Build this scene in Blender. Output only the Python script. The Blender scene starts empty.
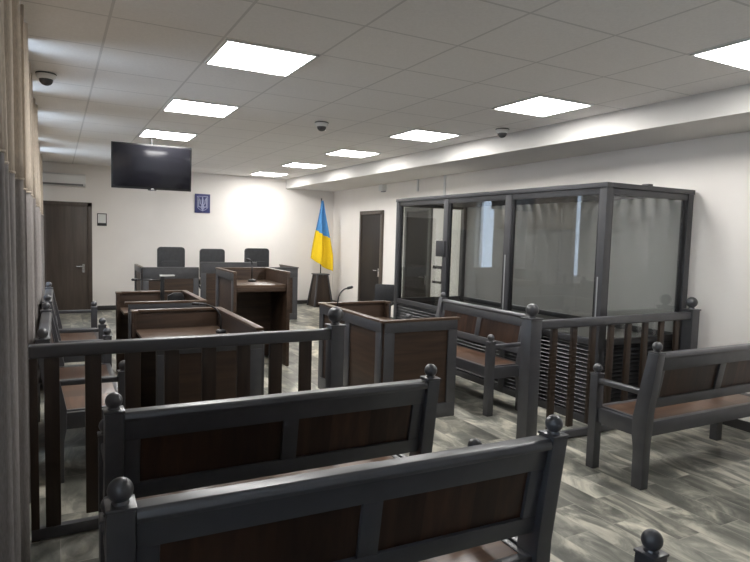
import bpy, bmesh, math, random
from mathutils import Vector, Matrix
random.seed(7)
SC = bpy.context.scene
COL = SC.collection
PI = math.pi

# ------------------------------------------------------------------ camera
YAW, PIT, ROL, FPX, EYE = 0.491, 0.076, 0.028, 596.4, 1.6
fw = Vector((math.sin(YAW)*math.cos(PIT), math.cos(YAW)*math.cos(PIT), -math.sin(PIT)))
rt = Vector((math.cos(YAW), -math.sin(YAW), 0)); up = rt.cross(fw)
rt2 = rt*math.cos(ROL) + up*math.sin(ROL); up2 = rt2.cross(fw)
cd = bpy.data.cameras.new('camera'); cam = bpy.data.objects.new('camera', cd); COL.objects.link(cam)
cd.sensor_fit = 'HORIZONTAL'; cd.sensor_width = 36; cd.lens = 36*FPX/750; cd.clip_start = 0.05
mw = Matrix((rt2, up2, -fw)).transposed().to_4x4(); mw.translation = Vector((0, 0, EYE))
cam.matrix_world = mw
SC.camera = cam

# ------------------------------------------------------------------ world, exposure
w = bpy.data.worlds.new('daylight'); SC.world = w; w.use_nodes = True
w.node_tree.nodes['Background'].inputs[0].default_value = (0.75, 0.87, 1.0, 1)
w.node_tree.nodes['Background'].inputs[1].default_value = 3.8
SC.view_settings.view_transform = 'Standard'; SC.view_settings.look = 'None'
SC.view_settings.exposure = 0.55; SC.view_settings.gamma = 1; SC.view_settings.use_curve_mapping = False
LED = 24.0

# ------------------------------------------------------------------ materials
def newmat(name):
    m = bpy.data.materials.new(name); m.use_nodes = True
    nt = m.node_tree; return m, nt, nt.nodes['Principled BSDF']
def N(nt, t, **kw):
    n = nt.nodes.new(t)
    for k, v in kw.items(): setattr(n, k, v)
    return n
def setin(n, **kw):
    for k, v in kw.items(): n.inputs[k.replace('_', ' ')].default_value = v
def ramp(nt, stops):
    r = N(nt, 'ShaderNodeValToRGB'); e = r.color_ramp.elements
    while len(e) < len(stops): e.new(0.5)
    for el, (p, c) in zip(e, stops): el.position = p; el.color = (*c, 1)
    return r
def plain(name, col, rough=.5, metal=0, noise=.0, scale=8, bump=0, spec=.5):
    m, nt, b = newmat(name); setin(b, Base_Color=(*col, 1), Roughness=rough, Metallic=metal)
    b.inputs['Specular IOR Level'].default_value = spec
    tc = N(nt, 'ShaderNodeTexCoord'); nz = N(nt, 'ShaderNodeTexNoise'); setin(nz, Scale=scale, Detail=4)
    nt.links.new(tc.outputs['Object'], nz.inputs['Vector'])
    if noise:
        lo = [c*(1-noise) for c in col]; hi = [min(1, c*(1+noise)) for c in col]
        r = ramp(nt, [(.3, lo), (.7, hi)]); nt.links.new(nz.outputs['Fac'], r.inputs[0]); nt.links.new(r.outputs[0], b.inputs['Base Color'])
    if bump:
        bp = N(nt, 'ShaderNodeBump'); setin(bp, Strength=bump, Distance=.002)
        nt.links.new(nz.outputs['Fac'], bp.inputs['Height']); nt.links.new(bp.outputs[0], b.inputs['Normal'])
    return m
def wood(name, dark, light, axis=0, rough=.35, board=0, bstr=.35):
    """veneer with grain along axis; board = width of the joined boards"""
    m, nt, b = newmat(name); setin(b, Roughness=rough)
    b.inputs['Specular IOR Level'].default_value = .4
    tc = N(nt, 'ShaderNodeTexCoord'); mp = N(nt, 'ShaderNodeMapping')
    s = [22, 22, 22]; s[axis] = 1.6
    mp.inputs['Scale'].default_value = s
    nt.links.new(tc.outputs['Object'], mp.inputs['Vector'])
    nz = N(nt, 'ShaderNodeTexNoise'); setin(nz, Scale=1.0, Detail=6, Distortion=.6)
    nt.links.new(mp.outputs[0], nz.inputs['Vector'])
    r = ramp(nt, [(.3, dark), (.72, light)]); nt.links.new(nz.outputs['Fac'], r.inputs[0])
    out = r.outputs[0]
    if board:
        sx = N(nt, 'ShaderNodeSeparateXYZ'); nt.links.new(tc.outputs['Object'], sx.inputs[0])
        mu = N(nt, 'ShaderNodeMath', operation='DIVIDE'); mu.inputs[1].default_value = board
        nt.links.new(sx.outputs[0], mu.inputs[0])
        fl = N(nt, 'ShaderNodeMath', operation='FLOOR'); nt.links.new(mu.outputs[0], fl.inputs[0])
        wn = N(nt, 'ShaderNodeTexWhiteNoise', noise_dimensions='1D'); nt.links.new(fl.outputs[0], wn.inputs['W'])
        mr = N(nt, 'ShaderNodeMapRange'); setin(mr, To_Min=1-bstr, To_Max=1+bstr); nt.links.new(wn.outputs['Value'], mr.inputs[0])
        mx = N(nt, 'ShaderNodeVectorMath', operation='SCALE'); nt.links.new(out, mx.inputs[0]); nt.links.new(mr.outputs[0], mx.inputs['Scale'])
        out = mx.outputs[0]
    nt.links.new(out, b.inputs['Base Color'])
    return m

GREY = plain('slate_grey_paint', (.050, .050, .055), .33, noise=.12, scale=14, bump=.15, spec=.75)
GREYM = plain('dark_grey_metal', (.050, .050, .054), .42, .15, noise=.08)
BLACKM = plain('louvre_black_metal', (.022, .022, .024), .35, .3)
W_H = wood('brown_veneer_lengthwise', (.027, .0165, .011), (.062, .037, .024), 0, .4)
W_HY = wood('brown_veneer_crosswise', (.027, .0165, .011), (.062, .037, .024), 1, .4)
W_V = wood('brown_veneer_upright_boards', (.026, .0135, .009), (.058, .029, .017), 2, .35, .10, .35)
W_S = wood('seat_boards', (.072, .038, .024), (.13, .073, .045), 0, .3, .17, .35)
W_T = wood('top_edge_veneer', (.062, .040, .027), (.108, .070, .047), 0, .3)
W_D = wood('door_veneer', (.065, .050, .040), (.095, .074, .060), 2, .45)
W_DD = wood('dark_door_veneer', (.012, .009, .0075), (.021, .0155, .013), 2, .6)
W_P = wood('baluster_brown', (.020, .0125, .0085), (.042, .026, .017), 2, .4)
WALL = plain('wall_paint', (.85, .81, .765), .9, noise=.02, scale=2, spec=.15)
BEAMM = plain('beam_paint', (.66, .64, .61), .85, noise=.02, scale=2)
BASEM = plain('baseboard_dark', (.035, .033, .032), .4)
WHITEP = plain('white_plastic', (.75, .75, .74), .4)
BLACKP = plain('black_plastic', (.012, .012, .013), .35)
LEATH = plain('black_chair_leather', (.026, .027, .030), .45, noise=.2, scale=30, bump=.3)
CHROME = plain('satin_metal', (.6, .6, .6), .25, 1)
LIGHTGREY = plain('light_grey_sheet', (.30, .295, .285), .55, noise=.03, scale=1.5)
SCREEN = plain('tv_screen', (.010, .010, .013), .12)
PAPER = plain('paper', (.75, .75, .72), .6)

def fabric(name, col):
    m, nt, b = newmat(name); setin(b, Roughness=.9); b.inputs['Specular IOR Level'].default_value = .1
    tc = N(nt, 'ShaderNodeTexCoord'); mp = N(nt, 'ShaderNodeMapping'); mp.inputs['Scale'].default_value = (300, 300, 40)
    nz = N(nt, 'ShaderNodeTexNoise'); setin(nz, Scale=1, Detail=2)
    nt.links.new(tc.outputs['Object'], mp.inputs[0]); nt.links.new(mp.outputs[0], nz.inputs['Vector'])
    r = ramp(nt, [(.3, [c*.85 for c in col]), (.7, [c*1.12 for c in col])])
    nt.links.new(nz.outputs['Fac'], r.inputs[0]); nt.links.new(r.outputs[0], b.inputs['Base Color'])
    return m
CUR_T = fabric('cream_curtain', (.60, .52, .43))
CUR_B = fabric('grey_curtain', (.28, .258, .248))
BLUE = fabric('flag_blue', (.10, .30, .62)); YEL = fabric('flag_yellow', (.90, .62, .03))

def emis(name, col, s):
    m, nt, b = newmat(name); setin(b, Base_Color=(.8, .8, .8, 1), Emission_Color=(*col, 1), Emission_Strength=s); return m
LEDM = emis('led_diffuser', (1.0, .985, .965), LED)

def glass(name, tint, rough=.0, alpha=None):
    m, nt, b = newmat(name)
    setin(b, Base_Color=(*tint, 1), Roughness=rough, IOR=1.5); b.inputs['Transmission Weight'].default_value = 1
    return m
def pane_glass(name, tint, boost=1.0):
    """thin sheet: clear transmission plus fresnel reflection"""
    m = bpy.data.materials.new(name); m.use_nodes = True; nt = m.node_tree; nt.nodes.clear()
    o = N(nt, 'ShaderNodeOutputMaterial'); mx = N(nt, 'ShaderNodeMixShader'); t = N(nt, 'ShaderNodeBsdfTransparent'); g = N(nt, 'ShaderNodeBsdfGlossy')
    t.inputs[0].default_value = (*tint, 1); g.inputs['Roughness'].default_value = .02; g.inputs[0].default_value = (.95, .97, 1, 1)
    f = N(nt, 'ShaderNodeFresnel'); f.inputs[0].default_value = 1.5
    ge = N(nt, 'ShaderNodeNewGeometry'); io = N(nt, 'ShaderNodeMapRange'); setin(io, To_Min=1.5, To_Max=1/1.5)   # same reflection from either face
    nt.links.new(ge.outputs['Backfacing'], io.inputs[0]); nt.links.new(io.outputs[0], f.inputs[0])
    mu = N(nt, 'ShaderNodeMath', operation='MULTIPLY'); mu.inputs[1].default_value = boost
    nt.links.new(f.outputs[0], mu.inputs[0]); nt.links.new(mu.outputs[0], mx.inputs[0])
    nt.links.new(t.outputs[0], mx.inputs[1]); nt.links.new(g.outputs[0], mx.inputs[2]); nt.links.new(mx.outputs[0], o.inputs[0])
    return m
PANE = pane_glass('cage_glass', (.87, .88, .87), 1.0)
WPANE = pane_glass('window_glass', (.95, .97, 1), 1.0)

# ceiling: mineral tiles in a grid
T0X, T0Y, TT, ZC = 2.213, 2.489, .645, 2.79
def mat_ceiling():
    m, nt, b = newmat('ceiling_tiles'); setin(b, Roughness=.8)
    tc = N(nt, 'ShaderNodeTexCoord'); sx = N(nt, 'ShaderNodeSeparateXYZ'); nt.links.new(tc.outputs['Object'], sx.inputs[0])
    ms = []
    for ax, o in ((0, T0X), (1, T0Y)):
        a = N(nt, 'ShaderNodeMath', operation='SUBTRACT'); a.inputs[1].default_value = o-100*TT; nt.links.new(sx.outputs[ax], a.inputs[0])
        d = N(nt, 'ShaderNodeMath', operation='DIVIDE'); d.inputs[1].default_value = TT; nt.links.new(a.outputs[0], d.inputs[0])
        f = N(nt, 'ShaderNodeMath', operation='FRACT'); nt.links.new(d.outputs[0], f.inputs[0])
        s = N(nt, 'ShaderNodeMath', operation='SUBTRACT'); s.inputs[1].default_value = .5; nt.links.new(f.outputs[0], s.inputs[0])
        ab = N(nt, 'ShaderNodeMath', operation='ABSOLUTE'); nt.links.new(s.outputs[0], ab.inputs[0])
        g = N(nt, 'ShaderNodeMath', operation='GREATER_THAN'); g.inputs[1].default_value = .5-.008/TT; nt.links.new(ab.outputs[0], g.inputs[0])
        ms.append(g)
    mx = N(nt, 'ShaderNodeMath', operation='MAXIMUM'); nt.links.new(ms[0].outputs[0], mx.inputs[0]); nt.links.new(ms[1].outputs[0], mx.inputs[1])
    nz = N(nt, 'ShaderNodeTexNoise'); setin(nz, Scale=60, Detail=3); nt.links.new(tc.outputs['Object'], nz.inputs['Vector'])
    r = ramp(nt, [(.3, (.80, .775, .75)), (.7, (.85, .825, .80))]); nt.links.new(nz.outputs['Fac'], r.inputs[0])
    c = N(nt, 'ShaderNodeMix', data_type='RGBA'); nt.links.new(mx.outputs[0], c.inputs[0]); nt.links.new(r.outputs[0], c.inputs[6]); c.inputs[7].default_value = (.63, .61, .59, 1)
    nt.links.new(c.outputs[2], b.inputs['Base Color']); return m
CEIL = mat_ceiling()

def mat_floor():
    m, nt, b = newmat('marbled_floor_tiles')
    tc = N(nt, 'ShaderNodeTexCoord')
    mp = N(nt, 'ShaderNodeMapping'); mp.inputs['Rotation'].default_value = (0, 0, PI/2)
    nt.links.new(tc.outputs['Object'], mp.inputs[0])
    br = N(nt, 'ShaderNodeTexBrick'); br.offset = .5
    setin(br, Scale=1.0, Mortar_Size=.0025, Brick_Width=.56, Row_Height=.185, Bias=0)
    br.inputs['Color1'].default_value = (0, 0, 0, 1); br.inputs['Color2'].default_value = (1, 1, 1, 1); br.inputs['Mortar'].default_value = (.5, .5, .5, 1)
    nt.links.new(mp.outputs[0], br.inputs['Vector'])
    # each tile shows its own piece of the marbling: offset the noise by the tile's random value
    m2 = N(nt, 'ShaderNodeMapping'); m2.inputs['Scale'].default_value = (3.8, 1.7, 1); m2.inputs['Rotation'].default_value = (0, 0, .35)
    nt.links.new(tc.outputs['Object'], m2.inputs[0])
    sc = N(nt, 'ShaderNodeVectorMath', operation='SCALE'); sc.inputs['Scale'].default_value = 9; nt.links.new(br.outputs['Color'], sc.inputs[0])
    ad = N(nt, 'ShaderNodeVectorMath', operation='ADD'); nt.links.new(m2.outputs[0], ad.inputs[0]); nt.links.new(sc.outputs[0], ad.inputs[1])
    nz = N(nt, 'ShaderNodeTexNoise'); setin(nz, Scale=1.0, Detail=7, Roughness=.62, Distortion=1.2); nt.links.new(ad.outputs[0], nz.inputs['Vector'])
    r = ramp(nt, [(.31, (.085, .085, .075)), (.43, (.15, .15, .13)), (.51, (.25, .245, .21)), (.58, (.42, .40, .335)), (.70, (.58, .545, .455))])
    nt.links.new(nz.outputs['Fac'], r.inputs[0])
    mx = N(nt, 'ShaderNodeMix', data_type='RGBA'); nt.links.new(br.outputs['Fac'], mx.inputs[0]); nt.links.new(r.outputs[0], mx.inputs[6]); mx.inputs[7].default_value = (.33, .315, .27, 1)
    tv_ = N(nt, 'ShaderNodeMapRange'); setin(tv_, To_Min=.75, To_Max=1.22); nt.links.new(br.outputs['Color'], tv_.inputs[0])
    sv = N(nt, 'ShaderNodeVectorMath', operation='SCALE'); nt.links.new(mx.outputs[2], sv.inputs[0]); nt.links.new(tv_.outputs[0], sv.inputs['Scale'])
    nt.links.new(sv.outputs[0], b.inputs['Base Color'])
    setin(b, Roughness=.32); b.inputs['Specular IOR Level'].default_value = .35
    return m
FLOOR = mat_floor()

# ------------------------------------------------------------------ mesh helpers
def quadmesh(bm, v, faces):
    vs = [bm.verts.new(p) for p in v]
    for f in faces: bm.faces.new([vs[i] for i in f])
BOXF = [(0, 3, 2, 1), (4, 5, 6, 7), (0, 1, 5, 4), (1, 2, 6, 5), (2, 3, 7, 6), (3, 0, 4, 7)]
def box(bm, x0, x1, y0, y1, z0, z1):
    quadmesh(bm, [(x0, y0, z0), (x1, y0, z0), (x1, y1, z0), (x0, y1, z0), (x0, y0, z1), (x1, y0, z1), (x1, y1, z1), (x0, y1, z1)], BOXF)
def prism(bm, poly, a0, a1, axis):
    """poly in the two other axes (order x,y,z without axis), extruded a0..a1 along axis"""
    def P(p, a):
        q = list(p); q.insert(axis, a); return tuple(q)
    n = len(poly); vs = [bm.verts.new(P(p, a0)) for p in poly] + [bm.verts.new(P(p, a1)) for p in poly]
    bm.faces.new(vs[:n][::-1]); bm.faces.new(vs[n:])
    for i in range(n): bm.faces.new((vs[i], vs[(i+1) % n], vs[n+(i+1) % n], vs[n+i]))
def lathe(bm, prof, cx, cy, seg=20):
    rings = []
    for r, z in prof:
        if r < 1e-5: rings.append([bm.verts.new((cx, cy, z))])
        else: rings.append([bm.verts.new((cx+r*math.cos(2*PI*k/seg), cy+r*math.sin(2*PI*k/seg), z)) for k in range(seg)])
    for a, b in zip(rings, rings[1:]):
        for k in range(seg):
            k2 = (k+1) % seg
            if len(a) == 1: bm.faces.new((a[0], b[k2], b[k])) if len(b) > 1 else None
            elif len(b) == 1: bm.faces.new((a[k], a[k2], b[0]))
            else: bm.faces.new((a[k], a[k2], b[k2], b[k]))
    if len(rings[0]) > 1: bm.faces.new(rings[0][::-1])
    if len(rings[-1]) > 1: bm.faces.new(rings[-1])
def tube(bm, pts, r, seg=8):
    pts = [Vector(p) for p in pts]; rings = []
    for i, p in enumerate(pts):
        d = (pts[min(i+1, len(pts)-1)]-pts[max(i-1, 0)]).normalized()
        a = d.orthogonal().normalized() if not rings else (prev - d*prev.dot(d)).normalized()
        prev = a; b = d.cross(a); rr = r[i] if isinstance(r, (list, tuple)) else r
        rings.append([bm.verts.new(p+(a*math.cos(2*PI*k/seg)+b*math.sin(2*PI*k/seg))*rr) for k in range(seg)])
    for A, B in zip(rings, rings[1:]):
        for k in range(seg): bm.faces.new((A[k], A[(k+1) % seg], B[(k+1) % seg], B[k]))
    bm.faces.new(rings[0][::-1]); bm.faces.new(rings[-1])
def arc(p0, p1, p2, n=10):
    p0, p1, p2 = map(Vector, (p0, p1, p2))
    return [p0*(1-t)**2+p1*2*t*(1-t)+p2*t*t for t in [i/n for i in range(n+1)]]
def obj(name, bm, mat, parent=None, bev=0, smooth=False, seg=2):
    bmesh.ops.recalc_face_normals(bm, faces=bm.faces)
    if bev: bmesh.ops.bevel(bm, geom=list(bm.edges), offset=bev, segments=seg, profile=.6, affect='EDGES', clamp_overlap=True)
    me = bpy.data.meshes.new(name); bm.to_mesh(me); bm.free()
    for m in (mat if isinstance(mat, (list, tuple)) else [mat]): me.materials.append(m)
    if smooth or bev:
        me.polygons.foreach_set('use_smooth', [True]*len(me.polygons))
        if not smooth:
            me.set_sharp_from_angle(angle=math.radians(40))
    o = bpy.data.objects.new(name, me); COL.objects.link(o); o.parent = parent
    return o
def B(): return bmesh.new()
def boxes(name, lst, mat, parent=None, bev=.004, **k):
    bm = B()
    for q in lst: box(bm, *q)
    return obj(name, bm, mat, parent, bev, **k)
def thing(name, label, cat, loc=(0, 0, 0), rz=0, group=None):
    o = bpy.data.objects.new(name, None); COL.objects.link(o); o.location = loc; o.rotation_euler = (0, 0, rz)
    o.empty_display_size = .1
    o['label'] = label; o['category'] = cat
    if group: o['group'] = group
    return o
def tag(o, label, cat, group=None):
    o['label'] = label; o['category'] = cat
    if group: o['group'] = group
    return o
def struct(o): o['kind'] = 'structure'; return o
def dup(root, loc, rz, label):
    r = root.copy(); COL.objects.link(r); r.location = loc; r.rotation_euler = (0, 0, rz); r['label'] = label
    for ch in list(root.children):
        c = ch.copy(); COL.objects.link(c); c.parent = r
        for g in list(ch.children):
            d = g.copy(); COL.objects.link(d); d.parent = c
    return r
def ballprof(zc, r, neck, base):
    """ball finial on a short neck standing on z=base"""
    p = [(neck*1.25, base), (neck*1.25, base+.006), (neck, base+.010)]
    n = 12
    a0 = math.asin(min(.99, neck/r))
    for i in range(n+1):
        a = -PI/2+a0+(PI-a0)*i/n
        p.append((max(0, r*math.cos(a)) if i < n else 0, zc+r*math.sin(a)))
    return p

# ------------------------------------------------------------------ room shell
YB = 12.72; YR = -2.6; XL = -.62
def wx(y): return 5.26+.041*(y-3.0)          # the right wall runs a touch off square
XR0, XR1 = wx(YR), wx(YB)
bm = B(); prism(bm, [(XL-.25, YR-.2), (XR0+.2, YR-.2), (XR1+.2, YB+.2), (XL-.25, YB+.2)], -.1, 0, 2); struct(obj('floor', bm, FLOOR))
bm = B(); prism(bm, [(XL-.25, YR-.2), (XR0+.2, YR-.2), (XR1+.2, YB+.2), (XL-.25, YB+.2)], ZC, ZC+.1, 2); struct(obj('ceiling', bm, CEIL))
struct(boxes('wall_back', [(XL-.25, XR1+.2, YB, YB+.15, 0, ZC)], WALL, bev=0))
struct(boxes('wall_front', [(XL-.25, XR0+.2, YR-.15, YR, 0, ZC)], WALL, bev=0))
bm = B(); prism(bm, [(XR0, YR), (XR0+.15, YR), (XR1+.15, YB), (XR1, YB)], 0, ZC, 2); struct(obj('wall_right', bm, WALL))
# left wall with window openings
WINS = [(-1.6, -.3), (.7, 2.1), (3.3, 4.9), (5.9, 7.5), (8.3, 9.4), (10.1, 11.5)]
SILL, HEAD = .85, 2.60
lw = []; y = YR
for a, b in WINS:
    lw.append((XL-.2, XL, y, a, 0, ZC)); lw.append((XL-.2, XL, a, b, 0, SILL)); lw.append((XL-.2, XL, a, b, HEAD, ZC)); y = b
lw.append((XL-.2, XL, y, YB, 0, ZC))
struct(boxes('wall_left', lw, WALL, bev=0))
for i, (a, b) in enumerate(WINS):
    fr = struct(boxes('window_%d' % (i+1), [(XL-.14, XL-.08, a, b, SILL, SILL+.06), (XL-.14, XL-.08, a, b, HEAD-.06, HEAD), (XL-.14, XL-.08, a, a+.06, SILL, HEAD), (XL-.14, XL-.08, b-.06, b, SILL, HEAD), (XL-.14, XL-.08, (a+b)/2-.03, (a+b)/2+.03, SILL, HEAD)], WHITEP, bev=0))
    boxes('pane', [(XL-.115, XL-.105, a+.05, b-.05, SILL+.05, HEAD-.05)], WPANE, fr, bev=0)
    boxes('window_sill', [(XL-.08, XL+.06, a-.03, b+.03, SILL-.03, SILL)], WHITEP, fr, bev=.004)
# beam along the right wall
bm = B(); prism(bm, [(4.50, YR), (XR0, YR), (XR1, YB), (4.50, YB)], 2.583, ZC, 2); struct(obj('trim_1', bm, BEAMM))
# baseboards
struct(boxes('baseboard_back', [(.62, XR1, YB-.015, YB, 0, .085)], BASEM, bev=.002))
bm = B(); prism(bm, [(XR0-.015, YR), (XR0, YR), (XR1, YB), (XR1-.015, YB)], 0, .085, 2); struct(obj('baseboard_right', bm, BASEM))
struct(boxes('baseboard_left', [(XL, XL+.015, YR, YB, 0, .085)], BASEM, bev=0))

# doors -----------------------------------------------------------
d = struct(boxes('door_1', [(-.26, -.18, YB-.04, YB, 0, 2.075), (.52, .60, YB-.04, YB, 0, 2.075), (-.26, .60, YB-.04, YB, 1.995, 2.075)], W_D, bev=.004))
boxes('door_leaf', [(-.18, .52, YB-.025, YB, .005, 1.995)], W_D, d, bev=.003)
bm = B(); box(bm, .425, .465, YB-.035, YB-.025, .74, .90); tube(bm, [(.445, YB-.03, .86), (.445, YB-.075, .86), (.43, YB-.08, .86), (.32, YB-.08, .86)], .011)
obj('door_handle', bm, CHROME, d, smooth=False)
def side_door(name, y0, y1, h, framemat):
    x = wx((y0+y1)/2); ang = math.atan(.041)
    e = bpy.data.objects.new(name, None); COL.objects.link(e); e.location = (x, (y0+y1)/2, 0); e.rotation_euler = (0, 0, -ang); struct(e)
    L = (y1-y0)/2
    fr = boxes('door_frame', [(-.045, .01, -L, -L+.075, 0, h), (-.045, .01, L-.075, L, 0, h), (-.045, .01, -L, L, h-.075, h)], framemat, e, bev=.004)
    boxes('door_leaf', [(-.022, .01, -L+.075, L-.075, .005, h-.075)], W_DD, e, bev=.003)
    bm = B(); box(bm, -.032, -.022, -L+.11, -L+.15, .80, .96); tube(bm, [(-.03, -L+.13, .92), (-.075, -L+.13, .92), (-.08, -L+.16, .92), (-.08, -L+.25, .92)], .011)
    obj('door_handle', bm, CHROME, e)
side_door('door_2', 10.08, 11.13, 2.09, W_D)
side_door('door_3', 8.28, 9.18, 2.11, plain('grey_door_frame', (.10, .095, .09), .5))

# ------------------------------------------------------------------ ceiling lights
proto = None
def led(i, j, label):
    global proto
    x = T0X+(i+.5)*TT; y = T0Y+(j+.5)*TT
    if proto is None:
        proto = thing('ceiling_light', label, 'ceiling light', (x, y, ZC), 0, 'square LED ceiling panels')
        h = TT/2-.012
        boxes('frame', [(-h, h, -h, -h+.02, -.012, 0), (-h, h, h-.02, h, -.012, 0), (-h, -h+.02, -h, h, -.012, 0), (h-.02, h, -h, h, -.012, 0)], WHITEP, proto, bev=.001)
        boxes('diffuser', [(-h+.02, h-.02, -h+.02, h-.02, -.009, -.002)], LEDM, proto, bev=0)
    else: dup(proto, (x, y, ZC), 0, label)
led(-2, 2, 'largest square LED panel of the left row, nearest the camera on the ceiling')
led(-2, 5, 'LED ceiling panel of the left row, second in size after the largest')
led(-2, 8, 'square LED ceiling panel of the left row just above the television')
led(-2, 11, 'LED ceiling panel hidden behind the television except for one bright corner')
led(2, -1, 'LED ceiling panel cut off by the right edge of the picture')
led(2, 2, 'LED ceiling panel of the right row above the glass cage beside a dome camera')
led(2, 5, 'LED ceiling panel of the right row, second from the glass cage towards the back wall')
led(2, 8, 'LED ceiling panel of the right row just behind the middle dome camera')
led(2, 11, 'small looking LED ceiling panel of the right row, last but one before the back wall')
led(2, 14, 'smallest looking LED ceiling panel of the right row, nearest the back wall')

# ------------------------------------------------------------------ dome cameras
def dome(x, y, label, first=[None]):
    if first[0]: dup(first[0], (x, y, ZC), 0, label); return
    t = thing('dome_camera', label, 'security camera', (x, y, ZC), 0, 'dome cameras on the ceiling'); first[0] = t
    bm = B(); lathe(bm, [(.068, 0), (.070, -.012), (.070, -.03), (.060, -.047), (.03, -.050)], 0, 0, 28); obj('housing', bm, WHITEP, t, smooth=False)
    bm = B(); lathe(bm, [(.072, -.002), (.075, -.008), (.072, -.012)], 0, 0, 28); obj('mounting_ring', bm, GREYM, t)
    bm = B(); lathe(bm, [(.050, -.044)]+[(.050*math.cos(a), -.050-.046*math.sin(a)) for a in [PI/2*k/8 for k in range(8)]]+[(0, -.096)], 0, 0, 24); obj('dome', bm, plain('smoked_dome', (.07, .07, .075), .12), t, smooth=True)
dome(-.06, 5.42, 'white dome camera on the ceiling near the curtains')
dome(2.51, 6.00, 'white dome camera in the middle of the ceiling between the two rows of lights')
dome(4.27, 5.16, 'white dome camera on the ceiling beside the beam over the glass cage')

# ------------------------------------------------------------------ television
t = thing('television', 'black flat television hanging from the ceiling, tilted down towards the room', 'television', (1.095, 8.2, 2.395), 0)
TW, TH = .485, .285
def rotx(o, a): o.rotation_euler = (a, 0, 0)
c = boxes('casing', [(-TW, TW, -.005, .05, -TH, TH), (-TW+.15, TW-.15, .05, .085, -TH+.08, TH-.1)], BLACKP, t, bev=.006)
s = boxes('screen', [(-TW+.018, TW-.018, -.009, -.004, -TH+.028, TH-.018)], SCREEN, t, bev=.001)
l = boxes('logo_plate', [(-.02, .02, -.012, -.004, -TH+.006, -TH+.016)], CHROME, t, bev=.001)
bm = B(); lathe(bm, [(.05, -TH-.012), (.055, -TH-.004), (.05, -TH+.002)], 0, .01, 16); n_ = obj('sensor_bump', bm, BLACKP, t)
bm = B(); box(bm, -.10, .10, .08, .095, -.10, .10); tube(bm, [(0, .10, .0), (0, .10, ZC-2.395)], .012, 12); box(bm, -.07, .07, .04, .16, ZC-2.395-.01, ZC-2.395)
obj('ceiling_mount', bm, BLACKP, t)
for o in (c, s, l, n_): rotx(o, math.radians(6))
t.rotation_euler = (0, 0, math.radians(-3))

# ------------------------------------------------------------------ back wall fittings
t = thing('air_conditioner', 'white wall air conditioner above the door by the curtains', 'air conditioner', (.07, YB, 2.36))
bm = B(); prism(bm, [(0, 0), (-.15, .01), (-.19, .05), (-.20, .20), (-.17, .23), (0, .23)], -.42, .42, 0); obj('body', bm, WHITEP, t, bev=.008)
boxes('air_outlet', [(-.38, .38, -.185, -.15, .012, .045)], plain('outlet_grey', (.12, .12, .12), .5), t, bev=.003)
t = thing('notice_frame', 'small framed notice on the wall beside the left door', 'wall notice', (.775, YB, 1.76))
boxes('frame', [(-.085, -.07, -.015, 0, -.12, .12), (.07, .085, -.015, 0, -.12, .12), (-.085, .085, -.015, 0, .105, .12), (-.085, .085, -.015, 0, -.12, -.105)], BLACKP, t, bev=.002)
boxes('sheet', [(-.07, .07, -.008, 0, -.105, .105)], PAPER, t, bev=0)
boxes('nameplate', [(-.07, .07, -.012, -.007, -.105, -.065)], BLACKP, t, bev=.001)

t = thing('emblem_plaque', 'blue plaque with a pale trident emblem on the back wall', 'wall plaque', (2.68, YB, 2.165))
boxes('board', [(-.155, .155, -.02, 0, -.195, .195)], plain('plaque_blue', (.045, .05, .16), .4), t, bev=.004)
SILV = plain('emblem_silver', (.42, .44, .62), .4)
bm = B()   # shield outline
sh = [(-.105, .145), (.105, .145), (.105, -.085), (.06, -.125), (0, -.155), (-.06, -.125), (-.105, -.085)]
for i in range(len(sh)):
    a = Vector(sh[i]); b_ = Vector(sh[(i+1) % len(sh)]); n = Vector((-(b_-a).y, (b_-a).x)).normalized()*.005
    prism(bm, [tuple(a-n), tuple(b_-n), tuple(b_+n), tuple(a+n)], -.026, -.018, 1)
obj('shield_outline', bm, SILV, t)
bm = B()
def strip(pts, w_):
    for a, b_ in zip(pts, pts[1:]):
        a, b_ = Vector(a), Vector(b_); n = Vector((-(b_-a).y, (b_-a).x)).normalized()*w_; e = (b_-a).normalized()*w_*.5
        prism(bm, [tuple(a-n-e), tuple(b_-n+e), tuple(b_+n+e), tuple(a+n-e)], -.030, -.018, 1)
strip([(0, .125), (0, .02), (0, -.06), (0, -.135)], .011)
prism(bm, [(-.02, .07), (0, .13), (.02, .07), (.014, -.03), (-.014, -.03)], -.031, -.018, 1)
for sgn in (-1, 1):
    strip([(sgn*.078, .120), (sgn*.078, .0), (sgn*.078, -.078)], .009)
    prism(bm, [(sgn*.088, .125), (sgn*.050, .085), (sgn*.070, .060), (sgn*.088, .05)], -.030, -.018, 1)
    strip([(sgn*.078, -.070), (sgn*.04, -.074), (0, -.082)], .009)
    strip([(sgn*.052, .075), (sgn*.046, .0), (sgn*.018, -.035), (sgn*.018, -.06), (sgn*.045, -.078)], .008)
    strip([(sgn*.035, -.08), (sgn*.022, -.108), (0, -.13)], .008)
obj('trident', bm, SILV, t)

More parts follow.
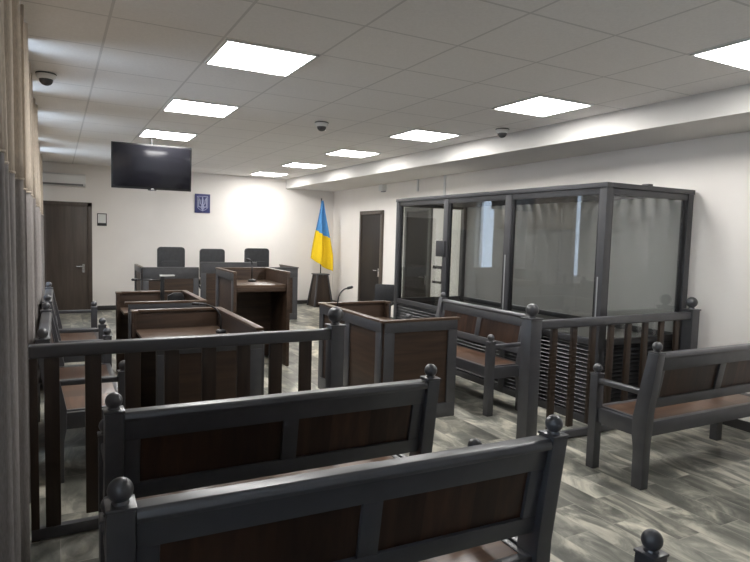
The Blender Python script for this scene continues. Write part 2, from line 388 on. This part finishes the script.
# right wall fittings
x = wx(10.18)
t = thing('alarm_siren', 'small white box high on the right wall under the beam', 'alarm', (x, 10.10, 2.455))
boxes('body', [(-.09, 0, -.085, .085, 0, .122)], WHITEP, t, bev=.008)
boxes('mounting_bracket', [(-.05, 0, -.06, .06, -.02, .0)], plain('bracket_grey', (.3, .3, .3), .5), t, bev=.003)
for yy, z0, lab in ((8.80, 2.38, 'short white cable duct on the right wall above the third door'), (7.93, 2.20, 'longer white cable duct dropping from the beam towards the glass cage')):
    o = boxes('cable_duct', [(-.025, 0, -.02, .02, 0, 2.583-z0)], WHITEP, bev=.003); o.location = (wx(yy)-.001, yy, z0); tag(o, lab, 'cable duct', 'cable ducts on the right wall')
o = boxes('wall_socket', [(-.012, 0, -.04, .04, -.04, .04)], WHITEP, bev=.003); o.location = (wx(9.85)-.001, 9.85, .60); tag(o, 'white socket low on the right wall beside the glass cage', 'socket')

# ------------------------------------------------------------------ curtains
def curtain(y0, y1, label, ph, x0=-.19, amp=.058, n=5):
    t = thing('curtain', label, 'curtain', (0, 0, 0), 0, 'two tone curtains along the windows')
    ZB = 1.815 + random.uniform(-.02, .02)
    def P(s, z):
        open_ = 1.0           # gathered a little tighter at the top
        yc = (y0+y1)/2; yy = yc+(s-.5)*(y1-y0)*open_
        x_ = x0-.02+amp*math.sin(2*PI*n*s+ph)*(1-.25*z/2.7)+.016*math.sin(2*PI*n*2.3*s+ph*2+.4*z)
        yy += .03*math.sin(2*PI*n*s*2+ph+1.1)
        return (x_, yy, z)
    for nm, za, zb, m in (('lower_panel', .015, ZB, CUR_B), ('upper_panel', ZB, ZC-.004, CUR_T)):
        bm = B(); ns, nz = n*14, 8; g = [[bm.verts.new(P(i/ns, za+(zb-za)*k/nz)) for i in range(ns+1)] for k in range(nz+1)]
        for k in range(nz):
            for i in range(ns): bm.faces.new((g[k][i], g[k][i+1], g[k+1][i+1], g[k+1][i]))
        o = obj(nm, bm, m, t, smooth=True); md = o.modifiers.new('thickness', 'SOLIDIFY'); md.thickness = .004
    bm = B(); ns = n*14; zb = ZB                         # stitched seam between the two cloths
    tube(bm, [Vector(P(i/ns, ZB))+Vector((.003, 0, 0)) for i in range(ns+1)], .006, 6); obj('seam', bm, CUR_T, t, smooth=True)
CY = [(1.2, 3.42, 'two tone curtain nearest the camera, filling the left edge of the picture', .3),
      (3.49, 4.50, 'two tone curtain just behind the nearest one, beside the left end of the fence', 1.9),
      (4.75, 5.75, 'two tone curtain beside the nearer wall bench', .8),
      (6.2, 7.2, 'two tone curtain hanging beside the farther wall bench', 2.6),
      (8.0, 9.3, 'two tone curtain beyond the wall benches', 1.4),
      (9.6, 10.4, 'narrow two tone curtain near the television end of the windows', .2),
      (11.0, 12.3, 'farthest two tone curtain, against the back wall door', 1.1)]
for a, b, lab, ph in CY: curtain(a, b, lab, ph, x0=-.175 if a < 4 else (-.19 if a < 7 else -.24), n=max(2, round((b-a)*2.7)))
bm = B(); tube(bm, [(-.345, YR+.3, 2.765), (-.345, 12.6, 2.765)], .010, 10)
for yy in (.5, 3.35, 6.0, 9.4, 12.0): box(bm, -.355, -.335, yy-.01, yy+.01, 2.765, ZC)
tag(obj('curtain_rail', bm, WHITEP), 'long white curtain rail under the ceiling along the windows', 'curtain rail')

# ------------------------------------------------------------------ fence
FSL = .012
def fy(x): return 3.385+FSL*x
def fence(name, x0, x1, posts, bals, label, bw=.078, up_=0):
    t = thing(name, label, 'fence', (0, fy(0), 0), math.atan(FSL))
    a = x0; b_ = x1
    boxes('top_rail', [(a, b_, -.033, .033, 0.915+up_, .982+up_)], GREY, t, bev=.012, seg=3)
    boxes('bottom_rail', [(a, b_, -.022, .022, .008, .065)], GREY, t, bev=.004)
    for bx in bals: boxes('baluster', [(bx-bw/2, bx+bw/2, -.014, .014, 0.10, .918+up_)], W_P, t, bev=.004)
    for px, hw in posts:
        p = boxes('post', [(px-hw, px+hw, -hw, hw, 0, .995+up_)], GREY, t, bev=.006)
        boxes('post_cap', [(px-hw-.008, px+hw+.008, -hw-.008, hw+.008, 0.995+up_, 1.008+up_)], GREY, p, bev=.005)
        bm = B(); lathe(bm, ballprof(1.068+up_, .050, .024, 1.006+up_), px, 0, 26); obj('ball_finial', bm, GREY, p, smooth=True)
    return t
f1 = fence('balustrade', -.13, 1.51, [(1.545, .044)], [.160, .352, .553, .757, .957, 1.153, 1.345],
      'slate grey balustrade with brown balusters behind the two near benches, left of the opening', up_=.028)
boxes('end_post', [(-.13, -.092, -.02, .02, 0, .944)], W_P, f1, bev=.005); boxes('baluster', [(-.065, .005, -.014, .014, .055, .944)], W_P, f1, bev=.004)
fence('balustrade', 3.22, 5.12, [(3.20, .055), (5.16, .052)], [3.44+.217*k for k in range(8)],
      'slate grey balustrade with brown balusters in front of the glass cage', .058)

# ------------------------------------------------------------------ benches
def make_bench(label):
    t = thing('wooden_bench', label, 'bench', (0, 0, 0), 0, 'wood and grey benches')
    def yc(z): return .0-.17*(z-.47)
    def lean(bm, x0, x1, z0, z1, th, off=0):
        a, b_ = yc(z0)+off, yc(z1)+off; h = th/2
        quadmesh(bm, [(x0, a-h, z0), (x1, a-h, z0), (x1, a+h, z0), (x0, a+h, z0), (x0, b_-h, z1), (x1, b_-h, z1), (x1, b_+h, z1), (x0, b_+h, z1)], BOXF)
    X = .715; xi = X-.035
    bm = B(); lean(bm, -xi, xi, .785, .872, .040); lean(bm, -xi, xi, .530, .598, .040); lean(bm, -.035, .035, .590, .79, .036)
    for s in (-1, 1): lean(bm, min(s*xi, s*(xi-.06)), max(s*xi, s*(xi-.06)), .590, .79, .036)
    obj('back_frame', bm, GREY, t, bev=.004)
    bm = B(); y0 = yc(.885)
    prism(bm, [(y0-.034, .866), (y0+.034, .866), (y0+.039, .880), (y0+.034, .896), (y0+.024, .903), (y0-.024, .903), (y0-.034, .896), (y0-.039, .880)], -xi, xi, 0)
    obj('top_rail', bm, GREY, t, bev=.003)
    for s in (-1, 1):
        bm = B(); a, b_ = sorted((s*.030, s*(xi-.05))); lean(bm, a, b_, .585, .795, .014, .004); obj('back_panel', bm, W_V, t)
    # seat boards and the grey frame around them
    boxes('seat', [(-xi+.03, xi-.03, .0, .375, .418, .440)], W_S, t, bev=.004)
    boxes('seat_frame', [(-xi, xi, .365, .405, .345, .442), (-xi, xi, -.035, .005, .345, .442), (-xi, -xi+.032, -.03, .40, .345, .443), (xi-.032, xi, -.03, .40, .345, .443)], GREY, t, bev=.006)
    for s in (-1, 1):
        bm = B(); prism(bm, [(-.045, 0), (.035, 0), (.038, .26), (.052, .34), (.055, .46), (-.035, .905), (-.112, .905), (-.058, .50), (-.055, .40), (-.047, .30)], s*X-.034, s*X+.034, 0)
        p = obj('rear_post', bm, GREY, t, bev=.006)
        boxes('post_cap', [(s*X-.037, s*X+.037, -.115, -.032, .905, .915)], GREY, p, bev=.004)
        bm = B(); lathe(bm, ballprof(.948, .0315, .018, .912), s*X, -.073, 22); obj('ball_finial', bm, GREY, p, smooth=True)
        f = boxes('front_post', [(s*X-.033, s*X+.033, .352, .418, 0, .670)], GREY, t, bev=.006)
        boxes('post_cap', [(s*X-.036, s*X+.036, .349, .421, .670, .680)], GREY, f, bev=.004)
        bm = B(); lathe(bm, ballprof(.714, .0315, .018, .677), s*X, .385, 22); obj('ball_finial', bm, GREY, f, smooth=True)
        bm = B(); a = s*X
        quadmesh(bm, [(a-.025, .0, .615), (a+.025, .0, .615), (a+.025, .355, .612), (a-.025, .355, .612), (a-.025, .0, .650), (a+.025, .0, .650), (a+.025, .355, .647), (a-.025, .355, .647)], BOXF)
        obj('armrest', bm, GREY, t, bev=.010, seg=3)
        boxes('end_apron', [(s*X-.018, s*X+.018, .03, .345, .335, .44)], GREY, t, bev=.005)
    return t
b1 = make_bench('grey framed wooden bench in the foreground, seen from behind, nearest fully visible')
b1.location = (.850, 1.625, 0); b1.rotation_euler = (0, 0, -.024)
dup(b1, (.90, 2.49, 0), -.006, 'wooden bench between the foreground bench and the left balustrade')
dup(b1, (4.07, 2.525, 0), 0, 'wooden bench at the right, standing before the glass cage balustrade')
dup(b1, (.850, .735, 0), 0, 'bench at the bottom edge, only an arm post ball showing bottom right')
dup(b1, (3.82, 4.90, 0), PI/2, 'wooden bench standing sideways against the long side of the glass cage')
dup(b1, (-.01, 4.85, 0), -PI/2, 'wooden bench sideways beside the curtains, just behind the left balustrade')
dup(b1, (-.01, 6.92, 0), -PI/2, 'farther wooden bench beside the curtains, towards the left back door')

# ------------------------------------------------------------------ glass cage
CX0, CX1, CY0, CY1, CH = 4.085, 5.24, 3.55, 7.08, 2.10
t = thing('glass_cage', 'tall grey steel and glass defendants cage with louvred base along the right wall', 'glass cage', (CX0, CY0, 0))
W_, D_ = CX1-CX0, CY1-CY0
P2, P3 = 1.20, 2.31              # mullions of the long side
pw = .075
# corner and middle posts
for (px, py, a, b_) in ((0, 0, pw, pw), (0, P2, .06, .085), (0, P3, .06, .085), (0, D_-pw, pw, pw), (W_-pw, 0, pw, pw), (W_-pw, D_-pw, pw, pw)):
    boxes('post', [(px, px+a, py, py+b_, 0, CH)], GREYM, t, bev=.004)
# rails: top, above the louvres, at the floor
def ring(name, z0, z1, th, e=0.0, back=True):
    """four rails; e = how far they stand proud of (or behind) the posts"""
    q = [(-e, th, -e, D_+e, z0, z1), (th, W_+e, -e, th, z0, z1), (th, W_+e, D_-th, D_+e, z0, z1)]
    if back: q.append((W_-th, W_+e, th, D_-th, z0, z1))
    for s_ in q: boxes(name, [s_], GREYM, t, bev=.003)
ring('top_rail', CH-.038, CH+.004, .07, .006, False); boxes('top_rail', [(W_-.012, W_+.006, .07, D_-.07, CH-.038, CH+.004)], GREYM, t)
ring('header_rail', CH-.095, CH-.040, .045, -.010, False); ring('middle_rail', .70, .755, .05, -.006); ring('bottom_rail', .0, .07, .05, -.006)
# ceiling bars of the cage
for k in range(24):
    yy = .09+k*(D_-.18)/23
    boxes('roof_bar', [(.05, W_-.024, yy-.026, yy+.026, CH-.060, CH-.012)], GREYM, t, bev=0)
# panes
def pane(x0, x1, y0, y1, z0=.755, z1=CH-.095):
    boxes('glass_pane', [(x0, x1, y0, y1, z0, z1)], PANE, t, bev=0)
pane(.028, .036, pw, P2); pane(.028, .036, P2+.085, P3); pane(.028, .036, P3+.085, D_-pw)
pane(pw, W_-pw, .028, .036); pane(pw, W_-pw, D_-.036, D_-.028)
# inner frames round the panes of the long side and the far side
for a, b_ in ((pw, P2), (P2+.085, P3), (P3+.085, D_-pw)):
    for q in (a, b_-.028): boxes('pane_frame', [(.018, .046, q, q+.028, .755, CH-.095)], BLACKM, t, bev=.002)
for q in (pw, W_-pw-.03): boxes('pane_frame', [(q, q+.03, .018, .046, .755, CH-.095)], BLACKM, t, bev=.002)
# back sheet towards the wall
boxes('back_sheet', [(W_-.022, W_-.012, pw, D_-pw, .07, CH-.040)], LIGHTGREY, t, bev=0)
# louvres: each bay one part
def louvre(lst):
    bm = B()
    for (kind, a, b_, fix) in lst:
        z = .09
        while z < .685:
            if kind == 'y': prism(bm, [(fix, z), (fix+.004, z-.003), (fix+.034, z+.022), (fix+.030, z+.026)], a, b_, 1)
            else: prism(bm, [(fix, z), (fix+.004, z-.003), (fix+.034, z+.022), (fix+.030, z+.026)], a, b_, 0)
            z += .037
        z = 0
    return obj('louvre_panel', bm, plain('louvre_grey', (.040, .040, .043), .35, .2), t)
louvre([('y', pw, P2, .008)]); louvre([('y', P2+.085, P3, .008)]); louvre([('y', P3+.085, D_-pw, .008)])
louvre([('x', pw, W_-pw, .008)]); louvre([('x', pw, W_-pw, D_-.05)])
boxes('louvre_backing', [(.044, .050, pw, D_-pw, .07, .70), (pw, W_-pw, .044, .050, .07, .70), (pw, W_-pw, D_-.056, D_-.052, .07, .70)], BLACKM, t, bev=0)
# lock box and door handle of the cage door, light strip on the middle mullion
boxes('lock_box', [(-.03, .06, P3+.02, P3+.19, 1.37, 1.56)], GREYM, t, bev=.006)
boxes('mullion_slot', [(-.004, .003, P2+.05, P2+.062, .76, 1.44)], plain('slot_light', (.35, .36, .36), .4), t, bev=0)
boxes('corner_slot', [(-.004, .003, .044, .056, .76, 1.30)], plain('slot_light_corner', (.3, .31, .31), .4), t, bev=0)
boxes('roof_latch', [(.50, .56, -.01, .06, CH, CH+.02)], GREYM, t, bev=.003)
# latch bars of the cage door
boxes('door_latch', [(.05, .08, P3+.085, P3+.36, 1.03, 1.06), (.05, .08, P3+.085, P3+.36, 1.21, 1.25), (.05, .08, P3+.10, P3+.17, 1.03, 1.25)], BLACKM, t, bev=.003)

# ------------------------------------------------------------------ booths and desks
def panel_side(parent, p0, p1, h, npan, out, z0=0.0, top=.085, bot=.13, st=.095, inner=W_H, name='side', fm=None):
    """a framed wall from p0 to p1 (2-D); out=+1/-1 the side the grey frame faces (left normal = +1)"""
    p0, p1 = Vector(p0), Vector(p1); L = (p1-p0).length; a = math.atan2((p1-p0).y, (p1-p0).x)
    e = boxes(name+'_board', [(0, L, -.010, .010, z0, h)], inner, parent, bev=.002); e.location = (p0.x, p0.y, 0); e.rotation_euler = (0, 0, a)
    y0, y1 = (.010, .026) if out > 0 else (-.026, -.010)
    q = [(0, L, y0, y1, h-top, h), (0, L, y0, y1, z0, z0+bot)]
    for k in range(npan+1):
        c_ = (L-st)*k/npan; q.append((c_, c_+st, y0, y1, z0+bot, h-top))
    f = boxes(name+'_frame', q, fm or GREY, parent, bev=.003); f.location = (p0.x, p0.y, 0); f.rotation_euler = (0, 0, a)
def trim(parent, p0, p1, h, name='top_edge', wdt=.058, th=.022, ext=.0):
    p0, p1 = Vector(p0), Vector(p1); L = (p1-p0).length; a = math.atan2((p1-p0).y, (p1-p0).x)
    e = boxes(name, [(-ext, L+ext, -wdt/2, wdt/2, h, h+th)], W_T, parent, bev=.004); e.location = (p0.x, p0.y, 0); e.rotation_euler = (0, 0, a)
def booth(name, label, cat, x0, x1, y0, y1, h, openside, wing=.09, deskz=.72, deskd=.62, hf=0):
    t = thing(name, label, cat, (x0, y0, 0)); w_, d_ = x1-x0, y1-y0
    panel_side(t, (0, 0), (w_, 0), h-hf, 1, -1, name='front')                 # towards the benches
    panel_side(t, (0, d_), (w_, d_), h, 1, 1, name='back', fm=W_H)
    ls, rs = (wing if openside == 'L' else d_), (wing if openside == 'R' else d_)
    panel_side(t, (0, d_-ls), (0, d_), h, 1 if ls < 1 else 2, 1, inner=W_H, name='left', fm=W_H if openside == 'L' else GREY)
    panel_side(t, (w_, d_-rs), (w_, d_), h, 1 if rs < 1 else 2, -1, inner=W_H, name='right')
    trim(t, (-.03, 0), (w_+.03 if openside == 'R' or not hf else w_-.04, 0), h-hf); trim(t, (-.03, d_), (w_+.03, d_), h)
    trim(t, (0, d_-ls+.03*(ls == d_)), (0, d_-.029), h); trim(t, (w_, d_-rs+.03*(rs == d_)), (w_, d_-.029), h)
    boxes('desktop', [(.012, w_-.012, d_-deskd, d_-.012, deskz-.025, deskz)], W_T, t, bev=.003)
    return t
booth('witness_booth', 'open topped panelled booth with brown rim behind the balustrade opening', 'booth', 2.41, 3.15, 4.33, 5.66, .872, 'R')
booth('party_desk', 'panelled enclosed desk just behind the left balustrade', 'desk', .59, 1.33, 4.25, 5.58, .870, 'L', deskd=.95, hf=.04)
booth('party_desk', 'panelled enclosed desk farther back, between the near desk and the judges', 'desk', .60, 1.315, 6.15, 7.2, .875, 'L', deskd=.5)

# lectern desk, open at the near side
t = thing('tall_desk', 'tall brown desk with open near side, standing before the judges bench', 'desk', (1.80, 6.75, 0))
h = 1.12
panel_side(t, (0, 0), (0, .85), h, 1, 1, inner=W_HY, name='left'); panel_side(t, (.63, 0), (.63, .85), h, 1, -1, inner=W_HY, name='right'); panel_side(t, (0, .85), (.63, .85), h, 1, 1, name='back')
boxes('left_cheek', [(-.026, .012, -.012, .0, 0, h), ], W_H, t, bev=.002); boxes('right_cheek', [(.618, .656, -.012, .0, 0, h)], W_H, t, bev=.002)
trim(t, (-.007, -.012), (-.007, .87), h, wdt=.045); trim(t, (.637, -.012), (.637, .87), h, wdt=.045); trim(t, (.016, .857), (.614, .857), h, wdt=.045)
boxes('desktop', [(.012, .618, .02, .838, .955, .985)], W_T, t, bev=.003)
boxes('desktop_apron', [(.012, .618, .02, .04, .905, .955)], W_H, t, bev=.003)
boxes('inner_board', [(.012, .618, .60, .62, .02, .95)], W_H, t, bev=0)

# judges' bench: three desk sections
def jdesk(label, x0, x1, h, y0, wl, wr):
    t = thing('judges_desk', label, 'desk', (x0, y0, 0), 0, 'judges bench sections'); w_ = x1-x0
    panel_side(t, (0, 0), (w_, 0), h, 1, -1, name='front', st=.09, top=.17, bot=.12)
    d_ = .95
    if wl: panel_side(t, (0, .03), (0, d_), h, 1, 1, name='left'); trim(t, (0, .04), (0, d_), h, wdt=.05)
    if wr: panel_side(t, (w_, .03), (w_, d_), h, 1, -1, name='right'); trim(t, (w_, .04), (w_, d_), h, wdt=.05)
    e = boxes('top_edge', [(-.02 if wl else .002, w_+(.02 if wr else -.002), -.035, .03, h, h+.022)], GREY, t, bev=.004)
    boxes('desktop', [(.02, w_-.02, .012, .62, .73, .76)], W_T, t, bev=.003)
    return t
jdesk('left section of the judges bench, grey and brown, below the television', 1.24, 2.14, .955, 10.42, True, False)
jdesk('taller middle section of the judges bench', 2.16, 3.14, 1.045, 10.36, False, False)
jdesk('right section of the judges bench, partly hidden by the tall desk', 3.16, 3.93, .955, 10.42, False, True)

# ------------------------------------------------------------------ office chairs
def make_chair(label):
    t = thing('office_chair', label, 'chair', (0, 0, 0), 0, 'black office chairs')
    def rr(w_, z0, z1, y0, y1, r, bm):
        pts = []
        for cx_, cz_, a0 in ((w_-r, z1-r, 0), (-w_+r, z1-r, 90), (-w_+r*.5, z0+r*.5, 180), (w_-r*.5, z0+r*.5, 270)):
            q = r if a0 < 180 else r*.5
            for k in range(5):
                a = math.radians(a0+90*k/4); pts.append((cx_+q*math.cos(a), cz_+q*math.sin(a)))
        prism(bm, pts, y0, y1, 1)
    bm = B(); rr(.245, .56, 1.28, .18, .27, .06, bm); obj('backrest', bm, LEATH, t, bev=.022, seg=3)
    bm = B(); rr(.19, .66, 1.02, .155, .19, .05, bm); obj('back_cushion', bm, LEATH, t, bev=.014, seg=3)
    bm = B(); prism(bm, [(-.24, -.26), (.24, -.26), (.25, .0), (.22, .22), (-.22, .22), (-.25, 0)], .44, .55, 2); obj('seat', bm, LEATH, t, bev=.03, seg=3)
    for s in (-1, 1):
        bm = B(); tube(bm, [(s*.24, .16, .50), (s*.29, .12, .58), (s*.29, .05, .70), (s*.29, -.18, .71), (s*.27, -.2, .60), (s*.22, -.15, .49)], .018, 8); obj('armrest', bm, BLACKP, t, smooth=True)
    bm = B(); lathe(bm, [(.03, .10), (.03, .30), (.02, .31), (.02, .44)], 0, 0, 14); obj('gas_column', bm, CHROME, t)
    bm = B()
    for k in range(5):
        a = 2*PI*k/5+.3; tube(bm, [(0, 0, .12), (.28*math.cos(a), .28*math.sin(a), .07)], [.03, .018], 8)
        lathe(bm, [(.012, 0), (.028, .01), (.028, .045), (.012, .055)], .28*math.cos(a), .28*math.sin(a), 10)
    obj('wheel_base', bm, BLACKP, t)
    return t
ch = make_chair('black leather chair behind the left section of the judges bench'); ch.location = (1.89, 11.45, 0); ch.rotation_euler = (0, 0, 0)
dup(ch, (2.665, 11.5, 0), 0, 'black leather chair behind the middle section of the judges bench').scale = (.96, 1, .98)
dup(ch, (3.55, 11.45, 0), .05, 'black leather chair behind the right section of the judges bench')
c4 = thing('visitor_chair', 'dark chair standing by the right wall behind the booth', 'chair', (4.98, 9.0, 0), -.75)
bm = B(); prism(bm, [(-.20, .45), (.20, .45), (.195, .73), (.18, .75), (-.18, .75), (-.195, .73)], .17, .20, 1); obj('backrest', bm, LEATH, c4, bev=.008)
boxes('seat', [(-.21, .21, -.22, .18, .42, .465)], LEATH, c4, bev=.015)
bm = B()
for sx in (-.18, .18):
    tube(bm, [(sx, .19, .74), (sx, .19, .45), (sx, .22, .0)], .011); tube(bm, [(sx, .18, .42), (sx, -.19, .42), (sx, -.21, .0)], .011)
obj('leg_frame', bm, BLACKP, c4)

# ------------------------------------------------------------------ microphones and papers
def gooseneck(label, loc, pts, rz=0, br=.045):
    t = thing('microphone', label, 'microphone', loc, rz, 'desk microphones')
    bm = B(); lathe(bm, [(br, 0), (br, .018), (br*.7, .028), (.012, .032)], 0, 0, 20); obj('base', bm, BLACKP, t)
    bm = B(); tube(bm, pts, .0075, 8); obj('neck', bm, BLACKP, t, smooth=True)
    e = Vector(pts[-1]); dd = (e-Vector(pts[-2])).normalized()
    bm = B(); tube(bm, [e-dd*.01, e, e+dd*.045, e+dd*.055], [.008, .014, .014, .007], 10); obj('head', bm, BLACKP, t, smooth=True)
gooseneck('curved microphone rising from the booth behind the balustrade opening', (2.47, 5.40, .722), [(0, 0, .02), (0, 0, .15)]+arc((0, 0, .15), (.0, .01, .33), (.10, -.02, .345), 8))
gooseneck('curved microphone on the desk just behind the left balustrade', (1.25, 5.15, .722), [(0, 0, .02), (0, 0, .12)]+arc((0, 0, .12), (-.02, .02, .25), (-.19, .02, .255), 8))
gooseneck('upright microphone on the tall open desk', (2.14, 7.25, .987), [(0, 0, .02), (0, 0, .13), (0, 0, .21)]+arc((0, 0, .21), (0, 0, .265), (-.04, -.02, .27), 5), br=.05)
t = thing('microphone', 'black microphone with long level boom on the farther desk', 'microphone', (1.04, 7.0, .722), 0, 'desk microphones')
bm = B(); lathe(bm, [(.05, 0), (.05, .018), (.02, .03)], 0, 0, 20); obj('base', bm, BLACKP, t)
boxes('stand', [(-.022, .022, -.015, .015, .02, .355)], BLACKP, t, bev=.003)
bm = B(); tube(bm, [(0, 0, .315), (-.12, 0, .318), (-.27, -.01, .322)], .007, 8); obj('boom', bm, BLACKP, t, smooth=True)
bm = B(); tube(bm, [(-.26, -.01, .322), (-.275, -.01, .322), (-.315, -.012, .323), (-.325, -.012, .323)], [.008, .014, .014, .007], 10); obj('head', bm, BLACKP, t, smooth=True)
boxes('lamp_bar', [(-.03, .13, -.02, .02, .355, .372)], plain('pale_bar', (.45, .45, .44), .4), t, bev=.004)
t = thing('document_tray', 'dark sloping document stand on the farther desk', 'document stand', (1.19, 7.03, .722))
bm = B(); prism(bm, [(-.09, .0), (.10, .0), (.10, .10), (.07, .165), (-.03, .165), (-.09, .13)], -.02, .02, 1)
obj('back_plate', bm, BLACKP, t, bev=.003)
boxes('ledge', [(-.09, .10, -.08, -.02, .0, .02)], BLACKP, t, bev=.003)
bm = B(); box(bm, -.10, .12, -.075, .075, 0, .004)
o = obj('paper_sheet', bm, PAPER); o.location = (1.13, 6.82, .7235); o.rotation_euler = (0, 0, .3); tag(o, 'white sheet of paper lying on the farther desk', 'paper')

# ------------------------------------------------------------------ flag and its stand
t = thing('flag_stand', 'brown tapered flag stand in the corner under the flag', 'flag stand', (5.17, 12.25, 0))
bm = B(); 
def frust(bm, a, b_, z0, z1):
    quadmesh(bm, [(-a, -a, z0), (a, -a, z0), (a, a, z0), (-a, a, z0), (-b_, -b_, z1), (b_, -b_, z1), (b_, b_, z1), (-b_, b_, z1)], BOXF)
frust(bm, .205, .115, .0, .70); obj('body', bm, W_P, t, bev=.004)
bm = B()
for sx in (-1, 1):
    for sy in (-1, 1):
        quadmesh(bm, [(sx*.213-.018, sy*.213-.018, 0), (sx*.213+.018, sy*.213-.018, 0), (sx*.213+.018, sy*.213+.018, 0), (sx*.213-.018, sy*.213+.018, 0),
                      (sx*.12-.016, sy*.12-.016, .70), (sx*.12+.016, sy*.12-.016, .70), (sx*.12+.016, sy*.12+.016, .70), (sx*.12-.016, sy*.12+.016, .70)], BOXF)
obj('corner_edges', bm, GREY, t, bev=.003)
boxes('top_plate', [(-.155, .155, -.155, .155, .70, .725)], GREY, t, bev=.004)
t = thing('flag', 'blue and yellow flag hanging in folds from a pole in the corner', 'flag', (5.17, 12.25, 0))
bm = B(); tube(bm, [(0, 0, .726), (-.012, 0, 2.36)], .012, 10); obj('pole', bm, W_P, t, smooth=True)
bm = B(); lathe(bm, [(.012, 2.36), (.018, 2.365), (.014, 2.38), (0, 2.395)], -.012, 0, 12); obj('finial', bm, GREYM, t, smooth=True)
bm = B(); NS, NT = 40, 44
def fl(s, tt):
    # left edge, right edge as polylines in (x,z)
    def pl(pts, q):
        q *= len(pts)-1; i = min(int(q), len(pts)-2); f = q-i
        f = f*f*(3-2*f)*.5+f*.5
        return Vector(pts[i])*(1-f)+Vector(pts[i+1])*f
    l = pl([(-.022, 2.335), (-.095, 1.92), (-.15, 1.65), (-.205, 1.37), (-.24, 1.07)], tt); r = pl([(.012, 2.335), (.085, 1.94), (.17, 1.54), (.25, 1.15), (.26, .78)], tt)
    p = l*(1-s)+r*s
    z = p.y - .03*math.sin(s*PI)*tt
    yy = -.05+(.012+.05*tt)*math.sin(s*11+.6)+.018*tt*math.sin(s*23+2*tt)
    return (p.x, yy, z)
g = [[bm.verts.new(fl(i/NS, k/NT)) for i in range(NS+1)] for k in range(NT+1)]
for k in range(NT):
    for i in range(NS):
        f = bm.faces.new((g[k][i], g[k+1][i], g[k+1][i+1], g[k][i+1])); s_ = i/NS
        f.material_index = 0 if k/NT < .44+.07*s_ else 1
o = obj('cloth', bm, [BLUE, YEL], t, smooth=True); md = o.modifiers.new('thickness', 'SOLIDIFY'); md.thickness = .004
